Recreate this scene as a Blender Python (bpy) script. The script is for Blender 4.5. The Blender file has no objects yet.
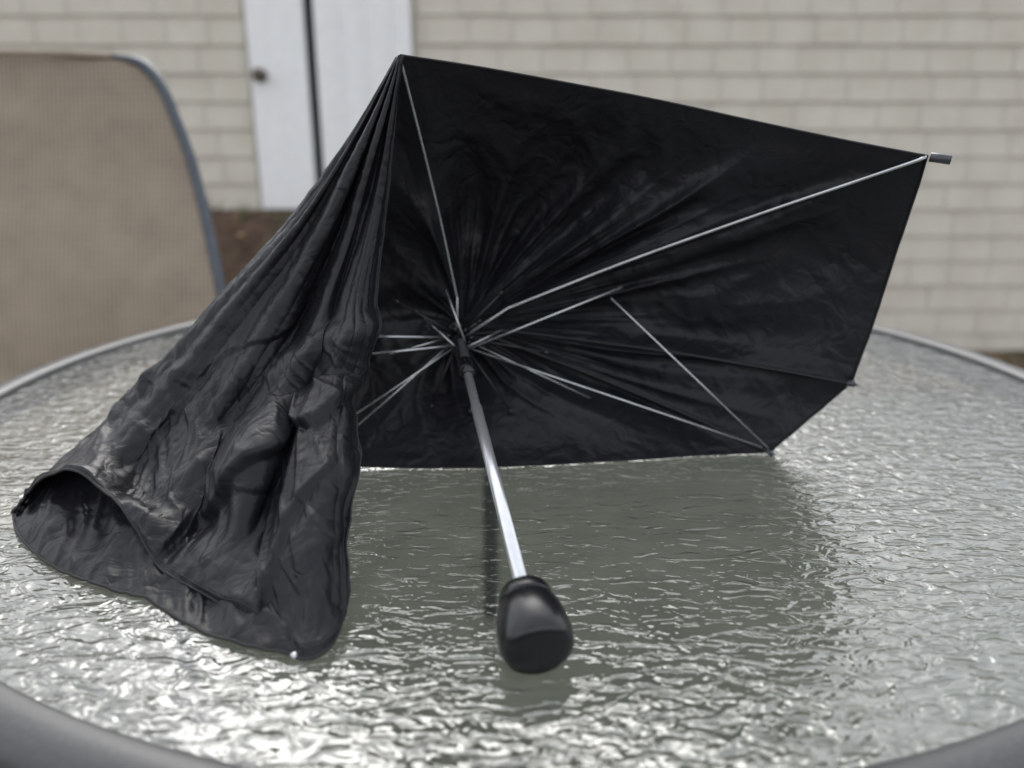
import bpy, math, random
import numpy as np
from mathutils import Vector, noise
random.seed(4)
scene=bpy.context.scene
TZ=0.72          # height of the glass table top
def T(x,y,z): return (x*1e-4,y*1e-4,TZ+z*1e-4)   # tenths of a millimetre, height above the table top
def TL(s): return [T(*[float(v) for v in p.split(',')]) for p in s.split()]
# ---------- helpers ----------
def newmat(name):
    m=bpy.data.materials.new(name); m.use_nodes=True
    nt=m.node_tree; b=nt.nodes['Principled BSDF']; return m,nt,b
def N(nt,t,**k):
    n=nt.nodes.new(t)
    for a,v in k.items():
        if a.startswith('i_'): n.inputs[a[2:].replace('_',' ')].default_value=v
        else: setattr(n,a,v)
    return n
def ramp(nt,src,stops):
    r=nt.nodes.new('ShaderNodeValToRGB')
    while len(r.color_ramp.elements)<len(stops): r.color_ramp.elements.new(.5)
    for e,(p,c) in zip(r.color_ramp.elements,stops):
        e.position=p; e.color=(*c,1)
    nt.links.new(src,r.inputs[0]); return r
def coords(nt,scale=(1,1,1),rot=(0,0,0),src='Object'):
    tc=nt.nodes.new('ShaderNodeTexCoord'); mp=nt.nodes.new('ShaderNodeMapping')
    mp.inputs['Scale'].default_value=scale; mp.inputs['Rotation'].default_value=rot
    nt.links.new(tc.outputs[src],mp.inputs[0]); return mp.outputs[0]
def bump(nt,b,h,strength,dist,prev=None):
    bp=nt.nodes.new('ShaderNodeBump'); bp.inputs['Strength'].default_value=strength; bp.inputs['Distance'].default_value=dist
    nt.links.new(h,bp.inputs['Height'])
    if prev: nt.links.new(prev.outputs[0],bp.inputs['Normal'])
    if b: nt.links.new(bp.outputs[0],b.inputs['Normal'])
    return bp
def mesh(name,verts,faces,mat=None,parent=None,smooth=True):
    me=bpy.data.meshes.new(name); me.from_pydata([tuple(v) for v in verts],[],faces); me.update()
    if smooth:
        for p in me.polygons: p.use_smooth=True
    o=bpy.data.objects.new(name,me); scene.collection.objects.link(o)
    if mat: me.materials.append(mat)
    if parent: o.parent=parent
    return o
def empty(name):
    o=bpy.data.objects.new(name,None); scene.collection.objects.link(o); return o
def sweep(name,pts,r,mat,parent,seg=10,closed=False,caps=True):
    P=[Vector(p) for p in pts]; n=len(P)
    R=r if isinstance(r,(list,tuple)) else [r]*n
    vs=[];fs=[]
    up=None
    for i in range(n):
        if closed: d=(P[(i+1)%n]-P[i-1]).normalized()
        else: d=(P[min(i+1,n-1)]-P[max(i-1,0)]).normalized()
        if up is None:
            up=d.orthogonal().normalized()
        up=(up-d*up.dot(d)).normalized(); sd=d.cross(up)
        for k in range(seg):
            a=2*math.pi*k/seg
            vs.append(P[i]+(up*math.cos(a)+sd*math.sin(a))*R[i])
    m=n if closed else n-1
    for i in range(m):
        for k in range(seg):
            a=i*seg+k;b=i*seg+(k+1)%seg;c=((i+1)%n)*seg+(k+1)%seg;d_=((i+1)%n)*seg+k
            fs.append((a,b,c,d_))
    if caps and not closed:
        fs.append(tuple(range(seg-1,-1,-1))); fs.append(tuple((n-1)*seg+k for k in range(seg)))
    return mesh(name,vs,fs,mat,parent)
def lathe_axis(name,A,B,prof,mat,parent,seg=40):
    A=Vector(A);d=(Vector(B)-A).normalized(); up=d.orthogonal().normalized(); sd=d.cross(up)
    vs=[];fs=[];n=len(prof)
    for t,r in prof:
        for k in range(seg):
            a=2*math.pi*k/seg; vs.append(A+d*t+(up*math.cos(a)+sd*math.sin(a))*max(r,1e-5))
    for i in range(n-1):
        for k in range(seg): fs.append((i*seg+k,i*seg+(k+1)%seg,(i+1)*seg+(k+1)%seg,(i+1)*seg+k))
    fs.append(tuple(range(seg-1,-1,-1))); fs.append(tuple((n-1)*seg+k for k in range(seg)))
    return mesh(name,vs,fs,mat,parent)
def cr(P,m):
    P=np.asarray(P,float); n=len(P); out=[]
    for s in np.linspace(0,n-1,m):
        i=min(int(s),n-2);f=s-i
        p0=P[max(i-1,0)];p1=P[i];p2=P[i+1];p3=P[min(i+2,n-1)]
        out.append(.5*((2*p1)+(-p0+p2)*f+(2*p0-5*p1+4*p2-p3)*f*f+(-p0+3*p1-3*p2+p3)*f**3))
    return np.array(out)
def grid(name,G,mat,parent,**k):
    a,b=G.shape[:2]
    fs=[(i*b+j,i*b+j+1,(i+1)*b+j+1,(i+1)*b+j) for i in range(a-1) for j in range(b-1)]
    return mesh(name,G.reshape(-1,3),fs,mat,parent,**k)
def gnormals(G):
    du=np.gradient(G,axis=0);dv=np.gradient(G,axis=1)
    n=np.cross(du,dv); l=np.linalg.norm(n,axis=2,keepdims=True); l[l<1e-12]=1
    return n/l
def vor(x,y,z):
    d,_=noise.voronoi(Vector((x,y,z))); return d[0]
def crease(x,y,z,k=5.):
    """1 on thin wandering lines, falling off linearly: a sharp fold line"""
    return max(0.,1-abs(noise.noise(Vector((x,y,z))))*k)
def sstep(a,b,x):
    t=min(max((x-a)/(b-a),0),1); return t*t*(3-2*t)
# ---------- materials ----------
def fabric_mat():
    m,nt,b=newmat('black_nylon')
    co=coords(nt)
    def crs(scale,sc,dist):
        mp=nt.nodes.new('ShaderNodeMapping'); mp.inputs['Scale'].default_value=sc; nt.links.new(co,mp.inputs[0])
        n=N(nt,'ShaderNodeTexNoise',i_Scale=scale,i_Detail=2.,i_Roughness=.5,i_Distortion=dist); nt.links.new(mp.outputs[0],n.inputs[0])
        s=N(nt,'ShaderNodeMath',operation='SUBTRACT'); s.inputs[1].default_value=.5; nt.links.new(n.outputs[0],s.inputs[0])
        a=N(nt,'ShaderNodeMath',operation='ABSOLUTE'); nt.links.new(s.outputs[0],a.inputs[0]); return a.outputs[0]
    c1=crs(21.,(1,1,.7),.4); c2=crs(52.,(1,1,1),.6)
    n2=N(nt,'ShaderNodeTexNoise',i_Scale=9.,i_Detail=3.); nt.links.new(co,n2.inputs[0])
    r=ramp(nt,n2.outputs[0],[(.3,(.008,.008,.0102)),(.7,(.0135,.014,.017))]); nt.links.new(r.outputs[0],b.inputs['Base Color'])
    w=N(nt,'ShaderNodeTexNoise',i_Scale=1500.,i_Detail=1.); nt.links.new(co,w.inputs[0])
    b0=bump(nt,None,c1,.9,.010); b1=bump(nt,None,c2,.7,.0036,b0)
    bump(nt,b,w.outputs[0],.25,.0005,b1)
    b.inputs['Roughness'].default_value=.40
    b.inputs['Specular IOR Level'].default_value=.23
    return m
def simple(name,col,rough,metal=0,nscale=60,var=.15,bs=.1,bd=.0005):
    m,nt,b=newmat(name); co=coords(nt)
    n=N(nt,'ShaderNodeTexNoise',i_Scale=float(nscale),i_Detail=4.); nt.links.new(co,n.inputs[0])
    r=ramp(nt,n.outputs[0],[(.3,tuple(c*(1-var) for c in col)),(.7,tuple(min(1,c*(1+var)) for c in col))])
    nt.links.new(r.outputs[0],b.inputs['Base Color'])
    b.inputs['Roughness'].default_value=rough; b.inputs['Metallic'].default_value=metal
    bump(nt,b,n.outputs[0],bs,bd)
    return m
M_fab=fabric_mat()
M_hem=simple('hem_thread',(.010,.010,.011),.7)
M_steel=simple('dull_steel',(.55,.56,.58),.26,.88)
M_alu=simple('brushed_shaft',(.78,.79,.81),.30,.82,200,.06)
M_wire=simple('black_wire',(.015,.015,.016),.35)
M_plastic=simple('black_plastic',(.007,.007,.009),.25,0,90,.2,.04)
M_cap=simple('grey_cap',(.04,.042,.052),.35)
M_rim=simple('powder_coated_rim',(.06,.061,.062),.42,.2,300,.15,.25)
M_tube=simple('chair_tube',(.06,.07,.085),.4,.3)
mg=bpy.data.materials.new('rippled_glass'); mg.use_nodes=True; nt=mg.node_tree; nt.nodes.clear()
out=nt.nodes.new('ShaderNodeOutputMaterial')
co=coords(nt,(1,1.9,1),(0,0,math.radians(6)))
n1=N(nt,'ShaderNodeTexNoise',i_Scale=47.,i_Detail=2.,i_Roughness=.45,i_Distortion=1.1); nt.links.new(co,n1.inputs[0])
n2=N(nt,'ShaderNodeTexNoise',i_Scale=120.,i_Detail=1.); nt.links.new(co,n2.inputs[0])
b1=bump(nt,None,n1.outputs[0],1.,.0034)
b2=bump(nt,None,n2.outputs[0],1.,.0005,b1)
gl=N(nt,'ShaderNodeBsdfGlossy',i_Roughness=.05); nt.links.new(b2.outputs[0],gl.inputs['Normal'])
tr=N(nt,'ShaderNodeBsdfTransparent'); tr.inputs[0].default_value=(.70,.76,.70,1)
fr=N(nt,'ShaderNodeFresnel',i_IOR=2.4); nt.links.new(b2.outputs[0],fr.inputs['Normal'])
mx=nt.nodes.new('ShaderNodeMixShader'); nt.links.new(fr.outputs[0],mx.inputs[0]); nt.links.new(tr.outputs[0],mx.inputs[1]); nt.links.new(gl.outputs[0],mx.inputs[2])
df=N(nt,'ShaderNodeBsdfDiffuse'); df.inputs[0].default_value=(.42,.46,.42,1); nt.links.new(b2.outputs[0],df.inputs['Normal'])
mx2=nt.nodes.new('ShaderNodeMixShader'); mx2.inputs[0].default_value=.05
nt.links.new(mx.outputs[0],mx2.inputs[1]); nt.links.new(df.outputs[0],mx2.inputs[2])
nt.links.new(mx2.outputs[0],out.inputs[0])
# ---------- table ----------
TC=(0.02,0.892); TR=0.604
table=empty('patio_table')
vs=[(TC[0],TC[1],TZ)];fs=[];n=160
for k in range(n):
    a=2*math.pi*k/n; vs.append((TC[0]+(TR+.006)*math.cos(a),TC[1]+(TR+.006)*math.sin(a),TZ))
for k in range(n): fs.append((0,1+k,1+(k+1)%n))
mesh('glass_top',vs,fs,mg,table,smooth=False)
prof=[(0,-.012),(0,.002),(.0015,.005),(.005,.007),(.014,.0075),(.024,.006),(.031,.001),(.034,-.008),(.034,-.034),(.030,-.040),(.020,-.040),(.018,-.012)]
vs=[];fs=[];n=240
for k in range(n):
    a=2*math.pi*k/n
    for (r,z) in prof: vs.append((TC[0]+(TR+r)*math.cos(a),TC[1]+(TR+r)*math.sin(a),TZ+z))
L=len(prof)
for k in range(n):
    for j in range(L): fs.append((k*L+j,((k+1)%n)*L+j,((k+1)%n)*L+(j+1)%L,k*L+(j+1)%L))
mesh('rim',vs,fs,M_rim,table)
for k in range(3):
    a=math.radians([96,213,330][k]); c,s=math.cos(a),math.sin(a)
    sweep('leg_%d'%(k+1),[(TC[0]+c*.61,TC[1]+s*.61,TZ-.03),(TC[0]+c*.61,TC[1]+s*.61,.4),(TC[0]+c*.62,TC[1]+s*.62,.2),(TC[0]+c*.64,TC[1]+s*.64,.005)],.016,M_rim,table)
# ---------- umbrella ----------
umb=empty('black_umbrella')
C=np.array(T(-474,7520,1127))
# rim of the open canopy, clockwise from the top rib tip
B3=TL('-861,6600,3471 -250,6680,3391 458,6720,3276 1177,6720,3149 1967,6650,2982 2647,6520,2839 3215,6400,2730 '
 '3242,6500,2467 3221,6640,1973 3147,6740,1311 3043,6800,765 2892,6850,540 2665,6900,278 2446,6980,26 '
 '1951,6920,5 1275,6800,5 528,6680,5 -108,6600,5 -738,6600,8 -1464,6640,30 '
 '-1836,6750,238 -2255,6850,731 -2198,6900,1499 -1626,6900,2358 -1122,6750,3075 -861,6600,3471')
BN=[]
segs=[(0,6,190),(6,10,90),(10,13,50),(13,19,120),(19,25,80)]
ribq=[]
for a,b,m in segs:
    ribq.append(len(BN)); BN+=list(cr(B3[a:b+1],m+1)[:-1])
BN=np.array(BN); NB=len(BN)
NR=130
rr=np.linspace(0,1,NR)**.9
G=np.zeros((NR,NB+1,3))
def fold(q,r):
    v=0
    q=q*.68
    v+=.034*noise.noise(Vector((q*.045,3.1,r*1.1)))*math.sin(math.pi*min(r*1.05,1))
    s=noise.noise(Vector((q*.075+r*1.3,7.7,r*.9)))
    v+=.024*(abs(s)-.2)*sstep(0.02,.3,r)*(1-sstep(.55,1.,r))
    s=noise.noise(Vector((q*.26,1.7,r*1.5)))
    v+=.006*(abs(s)-.2)*sstep(0.01,.12,r)*(1-sstep(.2,.7,r))
    return v
for j in range(NB+1):
    b=BN[j%NB]
    ribs=ribq+[NB]
    for k in range(len(ribs)-1):
        if ribs[k]<=j<=ribs[k+1]: f=(j-ribs[k])/(ribs[k+1]-ribs[k]); break
    slack=math.sin(math.pi*f)
    for i,r in enumerate(rr):
        p=C+(b-C)*r
        p[1]+=.018*math.sin(math.pi*r)+slack*.016*math.sin(math.pi*r*.9)
        p[1]+=fold(j%NB,r)*(.3+.7*min(1,slack*3))
        x,z=p[0],p[2]
        wx=x+.02*noise.noise(Vector((x*12,z*12,5))); wz=z+.02*noise.noise(Vector((x*12,z*12,8)))
        c=.0050*vor(wx*10,wz*10,.3)-.0023*crease(wx*20+wz*9,wz*11,1.2,3)-.0010*crease(wx*45,wz*40,6.2,3)
        p[1]+=c*sstep(.05,.3,r)*(.4+.6*slack)*(1-.6*sstep(.85,1,r))
        G[i,j]=p
G[:, -1]=G[:,0]
G[...,2]=np.maximum(G[...,2],TZ+.0015)
can=grid('open_canopy',G,M_fab,umb)
def canopy_at(q,r,off=-.003):
    i=min(int(r**(1/.9)*(NR-1)+.5),NR-1); p=G[i,q%NB].copy(); p[1]+=off; return p
def hemline(name,pts,r=.0009): sweep(name,pts,r,M_hem,umb,seg=6)
hemline('canopy_hem',[tuple(x) for x in G[-1,:ribq[4]+1]])
# loose panels hanging from the rib tip down onto the glass: 10 control points per row, top to hem
rows=['-892,6600,3457 -883,6590,3456 -874,6580,3462 -874,6580,3462 -865,6570,3468 -857,6570,3468 -849,6570,3468 -849,6570,3468 -840,6580,3465 -832,6590,3457',
'-1293,6620,2884 -1210,6520,2907 -1164,6570,2914 -1088,6450,2929 -1053,6530,2944 -995,6410,2950 -978,6500,2958 -940,6400,2965 -922,6440,2972 -907,6500,2980',
'-1849,6650,2225 -1684,6480,2211 -1591,6550,2179 -1445,6370,2183 -1366,6480,2171 -1242,6300,2199 -1177,6380,2206 -1096,6280,2232 -1044,6300,2245 -1010,6380,2245',
'-2573,6680,1518 -2311,6450,1498 -2135,6500,1428 -1866,6260,1449 -1724,6360,1434 -1496,6080,1547 -1383,6180,1573 -1221,5980,1662 -1124,6000,1682 -1063,6140,1669',
'-3030,6600,1036 -2712,6380,1037 -2464,6380,1011 -2114,6120,1105 -1883,6140,1149 -1593,5860,1300 -1415,5900,1360 -1212,5720,1468 -1085,5760,1489 -1020,5920,1450',
'-3476,6450,569 -3073,6180,622 -2778,6180,605 -2381,5940,719 -2118,6000,757 -1802,5800,902 -1585,5880,973 -1345,5740,1090 -1251,5760,1124 -1193,5840,1123',
'-3628,6150,368 -3192,5850,423 -2931,5900,341 -2458,5520,497 -2208,5600,496 -1804,5240,712 -1604,5400,716 -1324,5140,888 -1205,5200,894 -1166,5340,825',
'-3780,5920,191 -3259,5600,396 -2929,5580,288 -2498,5220,330 -2238,5240,208 -1821,4840,384 -1618,4960,314 -1291,4600,523 -1180,4680,532 -1129,4860,515',
'-3919,5780,46 -3325,5510,453 -2908,5340,385 -2537,5040,326 -2295,4940,146 -1853,4600,204 -1563,4520,134 -1243,4200,234 -1120,4280,225 -1067,4500,306',
'-3959,5720,12 -3369,5460,475 -2905,5220,410 -2592,4980,241 -2364,4740,92 -1927,4480,42 -1515,4150,15 -1222,3900,12 -1078,3935,31 -1035,4300,128']
D=np.array([TL(r) for r in rows])
NU,NV=460,390
D1=cr(D,NU); D2=cr(D1.transpose(1,0,2),NV).transpose(1,0,2)
Nn=gnormals(D2)
def lap(x,z,ax_,az,bx,bz,w=.003):
    """1 above the fold line a-b, 0 below it, fading out past its ends"""
    L_=math.hypot(bx-ax_,bz-az); dx,dz=(bx-ax_)/L_,(bz-az)/L_
    al=(x-ax_)*dx+(z-az)*dz; dd=-(x-ax_)*dz+(z-az)*dx
    dd+=.004*math.sin(al*60)
    return sstep(-w*.5,w*.5,dd)*(1-sstep(w,.045,dd))*sstep(-.012,.02,al)*(1-sstep(L_-.02,L_+.01,al))
for i in range(NU):
    t=i/(NU-1)
    env=sstep(0,.2,t); low=sstep(.3,.6,t)
    for j in range(NV):
        s=j/(NV-1); p=D2[i,j]
        ws=s+.03*noise.noise(Vector((s*6,t*5,1.1)))
        a=noise.noise(Vector((ws*6+t*1.6,t*1.4,2.2)))
        b=noise.noise(Vector((ws*14,t*2.,9.2)))
        x=p[0]*.9+p[2]*.45; y=p[2]*.9-p[0]*.45; z=p[1]
        w1=.03*noise.noise(Vector((x*9,y*9,5))); w2=.03*noise.noise(Vector((x*9,y*9,8)))
        x2=x+w1; y2=y+w2
        dg=p[0]*.55-p[2]*.83+w1; dl=p[0]*.83+p[2]*.55+w2
        v=.014*(abs(a)-.2)*env*(1-.5*low)+.006*(abs(b)-.2)*env*(1-.4*low)
        v+=low*env*(.0060*(vor(x2*8,y2*5.5,z*6)-.4)
            +.0046*crease(dg*22,dl*5,1.3,3.3)
            +.0028*crease(x2*34,y2*20,z*9,4.2))
        v+=env*(.35+.65*low)*(.0014*crease(x2*72,y2*50,2.7,4.))
        v+=.009*lap(p[0],p[2]-TZ,-.2314,.0146,-.1132,.115)+.007*lap(p[0],p[2]-TZ,-.157,-.006,-.1196,.0749)+.003*lap(p[0],p[2]-TZ,-.29,.055,-.17,.155)
        v*=1-.5*sstep(.96,1,t)
        D2[i,j]=p+Nn[i,j]*v
D2[...,2]=np.maximum(D2[...,2],TZ+.0015)
dr=grid('draped_canopy',D2,M_fab,umb)
hemline('drape_hem',[tuple(x) for x in D2[-1]],.0011)
hemline('drape_edge',[tuple(x) for x in D2[40:,-1]],.0007)
hemline('drape_stitch',[tuple(x+n*.0004) for x,n in zip(D2[-13],Nn[-13])],.0005)
hemline('panel_seam',[tuple(x+n*.0003) for x,n in zip(D2[20:-4,246],Nn[20:-4,246])],.0005)
lo=TL('-3959,5720,12 -3670,5320,18 -3176,4890,12 -2748,4655,12 -2343,4490,12 -1983,4230,12 -1605,4010,12 -1237,3910,12')
hi=TL('-3880,5900,160 -3680,6000,330 -3400,5950,390 -3060,5850,370 -2700,5700,330 -2280,5350,200 -1820,4850,200 -1317,4200,70')
E0=cr(lo,150);E2=cr(hi,150)
U=np.zeros((70,150,3))
for i in range(70):
    f=i/69
    for j in range(150):
        p=E0[j]*(1-f)+E2[j]*f
        e=math.sin(math.pi*min(1,f*.9+.1)); q=j*.8
        p[2]+= e*(.010*vor(q*.06,f*1.8,1)+.006*crease(q*.06,f*1.0,3,2.2)+.003*crease(q*.15,f*2.5,6,3)-.008)
        p[2]=max(p[2],TZ+.001); U[i,j]=p
grid('drape_underlayer',U,M_fab,umb)
hemline('underlayer_hem',[tuple(x) for x in U[0]],.0011)
for o in umb.children:
    if o.name in('open_canopy','draped_canopy','drape_underlayer'):
        md=o.modifiers.new('thickness','SOLIDIFY'); md.thickness=.0005
lathe_axis('loose_rib_tip',T(-1245,3915,30),T(-1290,3850,25),[(-.006,.0012),(-.001,.0013),(0,.0022),(.003,.0022),(.0035,.001)],M_steel,umb,14)
A=np.array(T(77,4120,278)); H=np.array(T(-530,7350,1138))
ax=(H-A)/np.linalg.norm(H-A); Ls=np.linalg.norm(H-A)
def on(t): return tuple(A+ax*t)
lathe_axis('shaft_tube',A,H,[(-.01,.0044),(Ls*.60,.0044),(Ls*.603,.0037),(Ls*.92,.0037)],M_alu,umb)
pr=[(Ls*.745,.0038),(Ls*.75,.0072),(Ls*.79,.0075),(Ls*.80,.0060)]
for k in range(9):
    t=Ls*(.805+.012*k); pr+=[(t,.0068),(t+Ls*.005,.0068),(t+Ls*.006,.0056),(t+Ls*.011,.0056)]
pr+=[(Ls*.92,.0078),(Ls*.935,.0078),(Ls*.937,.005),(Ls*.985,.005),(Ls*.988,.0085),(Ls*1.0,.0085),(Ls*1.005,.003)]
lathe_axis('runner',A,H,pr,M_plastic,umb)
hp=[(.0035,.0045),(.0035,.0130),(.003,.0148),(.001,.0158),(-.004,.0163),(-.0052,.0163),(-.0055,.0153),(-.0070,.0153),(-.0073,.0172),(-.010,.0184),(-.018,.0204),(-.026,.0213),(-.033,.0214),(-.0370,.0209),(-.0395,.0197),(-.041,.0180),(-.0418,.0155),(-.0422,.0120),(-.0424,.0001)]
lathe_axis('handle',A,H,hp,M_plastic,umb,56)
def rod(name,pts,r,mat=M_steel):
    return sweep(name,[tuple(x) for x in pts],r,mat,umb,seg=8)
q0,q1,q2,q3,q4=ribq
hubp=lambda t,x,z:np.array(on(Ls*t))+np.array([x,0,z])
def ribline(q,a=.12,b=1.0):
    rs=np.linspace(a,b,22); return cr([canopy_at(q,r,-.0035) for r in rs][::3]+[canopy_at(q,b,-.0035)],40)
sweep('rib_top',[hubp(.97,0,.004)]+list(ribline(q0,b=.985)),.0012,M_steel,umb,seg=8)
sweep('rib_right',[hubp(.95,.006,0)]+list(ribline(q1,b=.985)),.0014,M_steel,umb,seg=8)
sweep('rib_side',[hubp(.97,.005,-.002)]+list(ribline(q2)),.0009,M_wire,umb,seg=8)
sweep('rib_bottom',[hubp(.97,.005,-.003)]+list(ribline(q3)),.0009,M_wire,umb,seg=8)
rod('rib_tip_cap',[T(3221,6380,2723),T(3355,6320,2702)],.0036,M_cap)
rod('rib_tip_side',[T(2980,6780,772),T(3048,6750,772)],.003,M_cap)
rod('rib_tip_bottom',[T(2376,6950,69),T(2441,6900,25)],.0025,M_cap)
rod('strut_right',[hubp(.88,.006,0),T(993,7120,1573)],.0011)
rod('strut_cross',[T(901,7150,1466),T(2393,6920,91)],.0009)
rod('strut_bottom',[hubp(.90,.006,-.002),T(2339,6930,97)],.0010)
rod('strut_bottom_link',[hubp(.93,.006,.0),T(733,7100,523)],.0008)
rod('strut_left_1',[hubp(.94,-.006,.001),T(-1533,6900,1173)],.0012)
rod('strut_left_2',[hubp(.90,-.006,0),T(-1546,6900,979)],.0011)
rod('strut_left_3',[hubp(.93,-.006,-.002),T(-1673,6800,120)],.0010)
rod('strut_left_4',[hubp(.90,-.006,-.002),T(-1649,6750,316)],.0009)
rod('strut_left_5',[hubp(.95,-.006,0),T(-1111,7000,979)],.0009)
rod('strut_upper',[hubp(.90,.004,.004),T(-603,7200,1531)],.0009)
rod('strut_hub_1',[hubp(.88,.005,.002),T(-92,7150,1167)],.0008)
rod('strut_hub_2',[hubp(.88,-.005,.002),T(-807,7150,1280)],.0008)
for k in range(8):
    a=2*math.pi*k/8+.3; h=hubp(.925,.0078*math.cos(a),.0078*math.sin(a)); g=h+np.array([.006*math.cos(a),-.002,.006*math.sin(a)])
    rod('hub_lug_%d'%(k+1),[h,g],.0018,M_plastic)
ends=TL('-1039,7150,1429 -866,7200,1326 -110,7200,1494 -754,7100,454 -19,7100,404 309,7200,944 -761,7200,1155 -312,7150,1243 -397,7100,404')
for k,e in enumerate(ends):
    e=np.array(e); h=hubp(.95,0,0); h=h+(e-h)*np.array([.06,0,.06])
    rod('spring_wire_%d'%(k+1),[h,e],.0010,M_wire)
    dd=(e-h)/np.linalg.norm(e-h)
    lathe_axis('wire_end_%d'%(k+1),e,e+dd,[(-.0015,.0004),(0,.0019),(.003,.0015),(.004,.0003)],M_wire,umb,10)
# ---------- chair ----------
chair=empty('patio_chair')
m,nt,b=newmat('sling_mesh'); co=coords(nt)
wx=N(nt,'ShaderNodeTexWave',i_Scale=34.,bands_direction='X'); wz=N(nt,'ShaderNodeTexWave',i_Scale=24.,bands_direction='Z',i_Distortion=.4)
nt.links.new(co,wx.inputs[0]); nt.links.new(co,wz.inputs[0])
ns=N(nt,'ShaderNodeTexNoise',i_Scale=14.,i_Detail=5.); nt.links.new(co,ns.inputs[0])
mm=N(nt,'ShaderNodeMath',operation='MULTIPLY'); nt.links.new(wx.outputs[1],mm.inputs[0]); nt.links.new(wz.outputs[1],mm.inputs[1])
nh=N(nt,'ShaderNodeMath',operation='MULTIPLY'); nt.links.new(ns.outputs[0],nh.inputs[0]); nh.inputs[1].default_value=.5
mh=N(nt,'ShaderNodeMath',operation='MULTIPLY'); nt.links.new(mm.outputs[0],mh.inputs[0]); mh.inputs[1].default_value=.7
m2=N(nt,'ShaderNodeMath',operation='ADD'); nt.links.new(mh.outputs[0],m2.inputs[0]); nt.links.new(nh.outputs[0],m2.inputs[1])
r=ramp(nt,m2.outputs[0],[(.15,(.17,.135,.10)),(.9,(.38,.315,.245))]); nt.links.new(r.outputs[0],b.inputs['Base Color'])
b.inputs['Roughness'].default_value=.8; bump(nt,b,mm.outputs[0],.3,.002); M_sling=m
right=[(-.82,1.765,1.160),(-.762,1.755,1.146),(-.722,1.745,1.105),(-.695,1.73,1.045),(-.655,1.70,.93),(-.60,1.62,.723),(-.57,1.57,.52),(-.56,1.54,.43),(-.56,1.40,.41),(-.56,1.18,.43),(-.56,1.14,.42)]
right=cr(right,60); cxc=-1.02
left=right.copy(); left[:,0]=2*cxc-left[:,0]
rad=[.0055+.0055*sstep(0,8,i) for i in range(60)]
sweep('side_tube_right',[tuple(x) for x in right],rad,M_tube,chair)
sweep('side_tube_left',[tuple(x) for x in left],rad,M_tube,chair)
top=[tuple(right[0]+(left[0]-right[0])*f+np.array([0,0,.006*math.sin(math.pi*f)])) for f in np.linspace(0,1,12)]
sweep('top_rail',top,.006,M_sling,chair)
S=np.zeros((60,24,3))
for i in range(60):
    for j in range(24):
        f=j/23; p=right[i]*(1-f)+left[i]*f
        s=math.sin(math.pi*f)
        p=p+np.array([0,.02*s if p[2]>.5 else 0,-.02*s if p[2]<=.5 else .004*s]); S[i,j]=p
grid('sling',S,M_sling,chair)
for sx in (right,left):
    x=sx[-1][0]
    sweep('front_leg',[(x,1.16,.42),(x,1.14,.40),(x,1.16,.2),(x,1.18,.012)],.012,M_tube,chair)
    sweep('rear_leg',[(x,1.54,.45),(x,1.62,.25),(x,1.74,.012)],.012,M_tube,chair)
# ---------- house ----------
house=empty('cream_sided_house')
m,nt,b=newmat('painted_shingle'); co=coords(nt)
ns=N(nt,'ShaderNodeTexNoise',i_Scale=6.,i_Detail=6.); nt.links.new(co,ns.inputs[0])
r=ramp(nt,ns.outputs[0],[(.3,(.51,.47,.40)),(.7,(.59,.55,.475))])
nt.links.new(r.outputs[0],b.inputs['Base Color']); b.inputs['Roughness'].default_value=.75
st=N(nt,'ShaderNodeTexWave',i_Scale=14.,bands_direction='X',i_Distortion=2.); nt.links.new(co,st.inputs[0])
bump(nt,b,st.outputs[1],.3,.003); M_sid=m
M_white=simple('white_paint',(.78,.78,.78),.5,0,20,.04)
M_dark=simple('dark_gap',(.02,.02,.02),.8)
WY=4.0; WT=1.78
def box(name,x0,x1,y0,y1,z0,z1,mat,parent,bev=.0):
    v=[(x,y,z) for x in (x0,x1) for y in (y0,y1) for z in (z0,z1)]
    f=[(0,1,3,2),(4,6,7,5),(0,4,5,1),(2,3,7,6),(0,2,6,4),(1,5,7,3)]
    o=mesh(name,v,f,mat,parent,smooth=False)
    if bev:
        md=o.modifiers.new('b','BEVEL'); md.width=bev; md.segments=2
    return o
vs=[];fs=[]
ch=.125; z=-.35
while z+ch<WT+.03:
    x=-6.0-random.random()*.3
    while x<6.5:
        w=.20
        g=.0013; x0=x+g;x1=x+w-g
        pieces=[(x0,x1)] if not (x1>-1.235 and x0<-.435) else [(x0,min(x1,-1.235)),(max(x0,-.435),x1)]
        for a,bb in pieces:
            if bb-a>.01:
                k=len(vs); jj=random.uniform(-.0015,.0015)
                yb=WY-.013+jj; yt=WY-.002+jj; zb=z+random.uniform(-.002,.002); zt=z+ch
                vs+=[(a,yb,zb),(bb,yb,zb),(bb,yt,zt),(a,yt,zt),(a,WY+.004,zb),(bb,WY+.004,zb)]
                fs+=[(k,k+1,k+2,k+3),(k,k+4,k+5,k+1)]
        x+=w
    z+=ch
mesh('siding',vs,fs,M_sid,house,smooth=False)
box('wall_core',-6.3,6.8,WY+.006,WY+3,-.4,WT,M_sid,house)
mesh('roof',[(-6.5,WY-.05,WT+.01),(7,WY-.05,WT+.01),(7,WY+1.7,WT+.2),(-6.5,WY+1.7,WT+.2),(7,WY+3.3,WT+.01),(-6.5,WY+3.3,WT+.01)],[(0,1,2,3),(3,2,4,5)],simple('roof_shingle',(.09,.085,.08),.9),house,smooth=False)
DB=.655; DT=WT-.04
box('door_leaf_left',-1.215,-.950,WY-.045,WY-.005,DB,DT,M_white,house,.004)
box('door_gap',-.949,-.903,WY-.018,WY-.004,DB,DT,M_dark,house)
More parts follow.
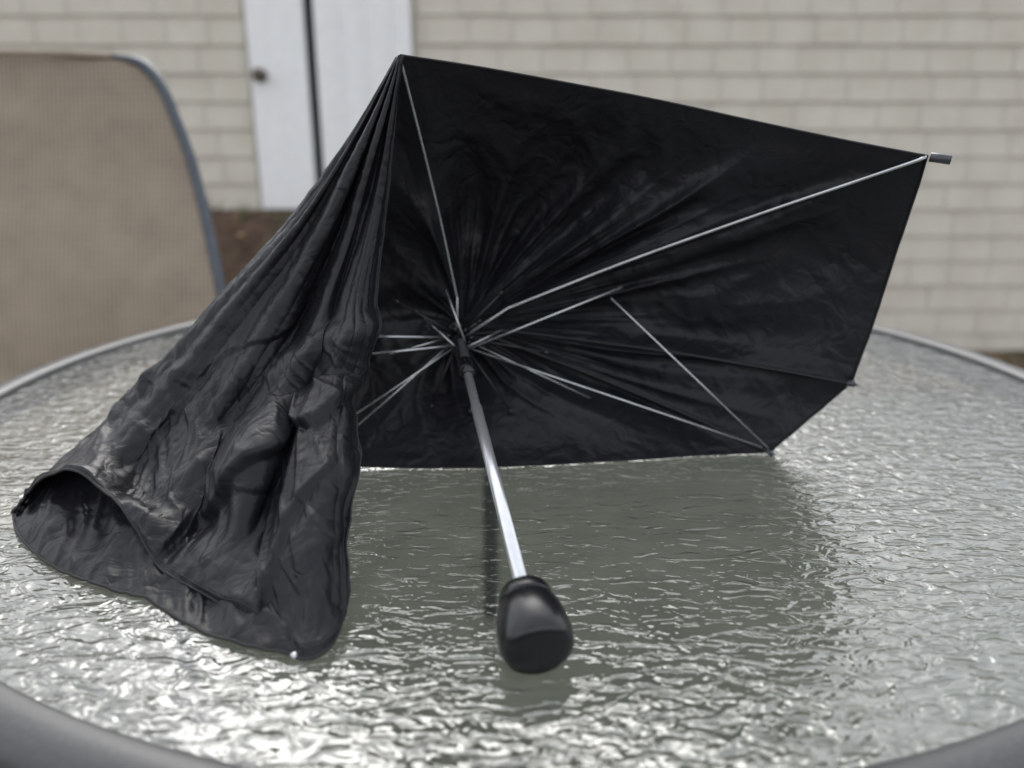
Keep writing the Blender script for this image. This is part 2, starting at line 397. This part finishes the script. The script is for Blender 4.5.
box('door_leaf_right',-.902,-.462,WY-.05,WY-.005,DB,DT,M_white,house,.004)
for i,x in enumerate((-.80,-.68,-.56)): box('door_batten_%d'%(i+1),x-.012,x+.012,WY-.058,WY-.0505,DB+.02,DT-.02,M_white,house,.003)
box('door_head',-1.24,-.44,WY-.06,WY-.003,DT+.002,WT,M_white,house,.004)
kx=-1.165
M_knob=simple('aged_brass_knob',(.12,.10,.08),.4,.8)
lathe_axis('door_knob',(kx,WY-.045,1.265),(kx,WY-.2,1.265),[(0,.03),(.006,.03),(.008,.012),(.03,.012),(.035,.024),(.05,.03),(.06,.026),(.066,.001)],M_knob,house,24)
# ---------- ground ----------
def gz(x,y):
    G_=.655*(1-sstep(-.6,1.2,x))-.06*sstep(.8,1.8,x)
    return G_*sstep(3.1,3.9,y)-.004+.02*noise.noise(Vector((x*3,y*3,0)))*sstep(3.1,3.3,y)
m,nt,b=newmat('soil'); co=coords(nt)
ns=N(nt,'ShaderNodeTexNoise',i_Scale=14.,i_Detail=8.,i_Roughness=.7); nt.links.new(co,ns.inputs[0])
n3=N(nt,'ShaderNodeTexNoise',i_Scale=3.5,i_Detail=3.); nt.links.new(co,n3.inputs[0])
r=ramp(nt,ns.outputs[0],[(.3,(.025,.017,.012)),(.52,(.08,.047,.031)),(.72,(.17,.11,.075))])
r2=ramp(nt,n3.outputs[0],[(.47,(.0,.0,.0)),(.62,(1,1,1))])
mxx=N(nt,'ShaderNodeMixRGB'); mxx.inputs[2].default_value=(.045,.06,.022,1); nt.links.new(r.outputs[0],mxx.inputs[1])
mh=N(nt,'ShaderNodeMath',operation='MULTIPLY'); mh.inputs[1].default_value=.5; nt.links.new(r2.outputs[0],mh.inputs[0]); nt.links.new(mh.outputs[0],mxx.inputs[0])
nt.links.new(mxx.outputs[0],b.inputs['Base Color']); b.inputs['Roughness'].default_value=.95; bump(nt,b,ns.outputs[0],.8,.03); M_soil=m
xs=list(np.linspace(-6,6,90)); ys=list(np.linspace(-4,WY+.2,120))
xs=[-300,-60,-15]+xs+[15,60,300]; ys=[-300,-60,-15]+ys+[15,60,300]
vs=[(x,y,gz(x,y) if y<WY+.3 else -.004) for y in ys for x in xs]; nx=len(xs)
fs=[(i*nx+j,i*nx+j+1,(i+1)*nx+j+1,(i+1)*nx+j) for i in range(len(ys)-1) for j in range(nx-1)]
mesh('ground',vs,fs,M_soil)
m,nt,b=newmat('patio_concrete'); co=coords(nt)
ns=N(nt,'ShaderNodeTexNoise',i_Scale=5.,i_Detail=8.,i_Roughness=.65); nt.links.new(co,ns.inputs[0])
r=ramp(nt,ns.outputs[0],[(.3,(.07,.07,.054)),(.7,(.13,.127,.107))]); nt.links.new(r.outputs[0],b.inputs['Base Color'])
b.inputs['Roughness'].default_value=.9; bump(nt,b,ns.outputs[0],.3,.01)
box('patio',-5,5,-3.5,3.05,-.1,.001,m,None)
M_leaf=simple('dry_leaf',(.24,.15,.08),.8,0,8,.5)
vs=[];fs=[]
for k in range(1000):
    x=random.uniform(-3,4);y=random.uniform(3.15,3.95);z=gz(x,y)+.008;a=random.random()*6.28;s=random.uniform(.015,.04)
    c_,s_=math.cos(a)*s,math.sin(a)*s;k0=len(vs)
    vs+=[(x+c_,y+s_,z+random.uniform(0,.015)),(x-s_*.5,y+c_*.5,z+.004),(x-c_,y-s_,z+random.uniform(0,.015)),(x+s_*.5,y-c_*.5,z)]
    fs.append((k0,k0+1,k0+2,k0+3))
mesh('leaf_litter',vs,fs,M_leaf,smooth=False)
vs=[];fs=[]
for k in range(500):
    x=random.uniform(-3,4);y=random.uniform(3.3,3.95)
    if noise.noise(Vector((x*1.7,y*2,4)))<.03: continue
    for q in range(6):
        a=random.random()*6.28; h=random.uniform(.03,.08); bx=x+random.uniform(-.03,.03); by=y+random.uniform(-.03,.03); z=gz(bx,by)-.004
        k0=len(vs); c_,s_=math.cos(a),math.sin(a)
        vs+=[(bx-.004*s_,by+.004*c_,z),(bx+.004*s_,by-.004*c_,z),(bx+c_*h*.5,by+s_*h*.5,z+h)]; fs.append((k0,k0+1,k0+2))
mesh('grass_tufts',vs,fs,simple('grass_blade',(.07,.10,.03),.6,0,12,.4),smooth=False)
# ---------- light: bright overcast ----------
w=bpy.data.worlds.new('World'); scene.world=w; w.use_nodes=True; nt=w.node_tree
bg=nt.nodes['Background']; sky=nt.nodes.new('ShaderNodeTexSky'); sky.sky_type='NISHITA'; sky.sun_disc=False
EL=math.radians(40); AZ=math.radians(-5)
sky.sun_elevation=EL; sky.sun_rotation=AZ; sky.dust_density=4; sky.air_density=1
hs=nt.nodes.new('ShaderNodeHueSaturation'); hs.inputs['Saturation'].default_value=.2; hs.inputs['Value'].default_value=1.3
nt.links.new(sky.outputs[0],hs.inputs['Color'])
wc=coords(nt,(1.6,1.6,3.2),src='Generated')
cn=N(nt,'ShaderNodeTexNoise',i_Scale=1.6,i_Detail=4.,i_Roughness=.5); nt.links.new(wc,cn.inputs[0])
cl=ramp(nt,cn.outputs[0],[(.35,(.48,.53,.61)),(.66,(1.,1.01,1.03))])
sc=N(nt,'ShaderNodeMixRGB',blend_type='MULTIPLY'); sc.inputs[0].default_value=1; sc.inputs[2].default_value=(6.5,6.5,6.5,1); nt.links.new(cl.outputs[0],sc.inputs[1])
ad=N(nt,'ShaderNodeMixRGB',blend_type='ADD'); ad.inputs[0].default_value=1
nt.links.new(hs.outputs[0],ad.inputs[1]); nt.links.new(sc.outputs[0],ad.inputs[2]); nt.links.new(ad.outputs[0],bg.inputs[0]); bg.inputs[1].default_value=.15
sl=bpy.data.lights.new('sun','SUN'); sl.energy=.8; sl.angle=math.radians(40); sl.color=(1,.97,.93)
so=bpy.data.objects.new('sun',sl); scene.collection.objects.link(so)
d=Vector((math.sin(AZ)*math.cos(EL),math.cos(AZ)*math.cos(EL),math.sin(EL)))
so.rotation_euler=d.to_track_quat('Z','Y').to_euler()
# ---------- camera ----------
cd=bpy.data.cameras.new('camera'); cd.lens=28; cd.sensor_width=36; cd.clip_end=1000; cd.clip_start=.01
cd.dof.use_dof=True; cd.dof.focus_distance=.58; cd.dof.aperture_fstop=3.3
cam=bpy.data.objects.new('camera',cd); scene.collection.objects.link(cam)
cam.location=(0,0,1.01); cam.rotation_euler=(math.radians(72.5),0,0); scene.camera=cam
scene.view_settings.view_transform='Standard'; scene.view_settings.look='None'; scene.view_settings.exposure=0
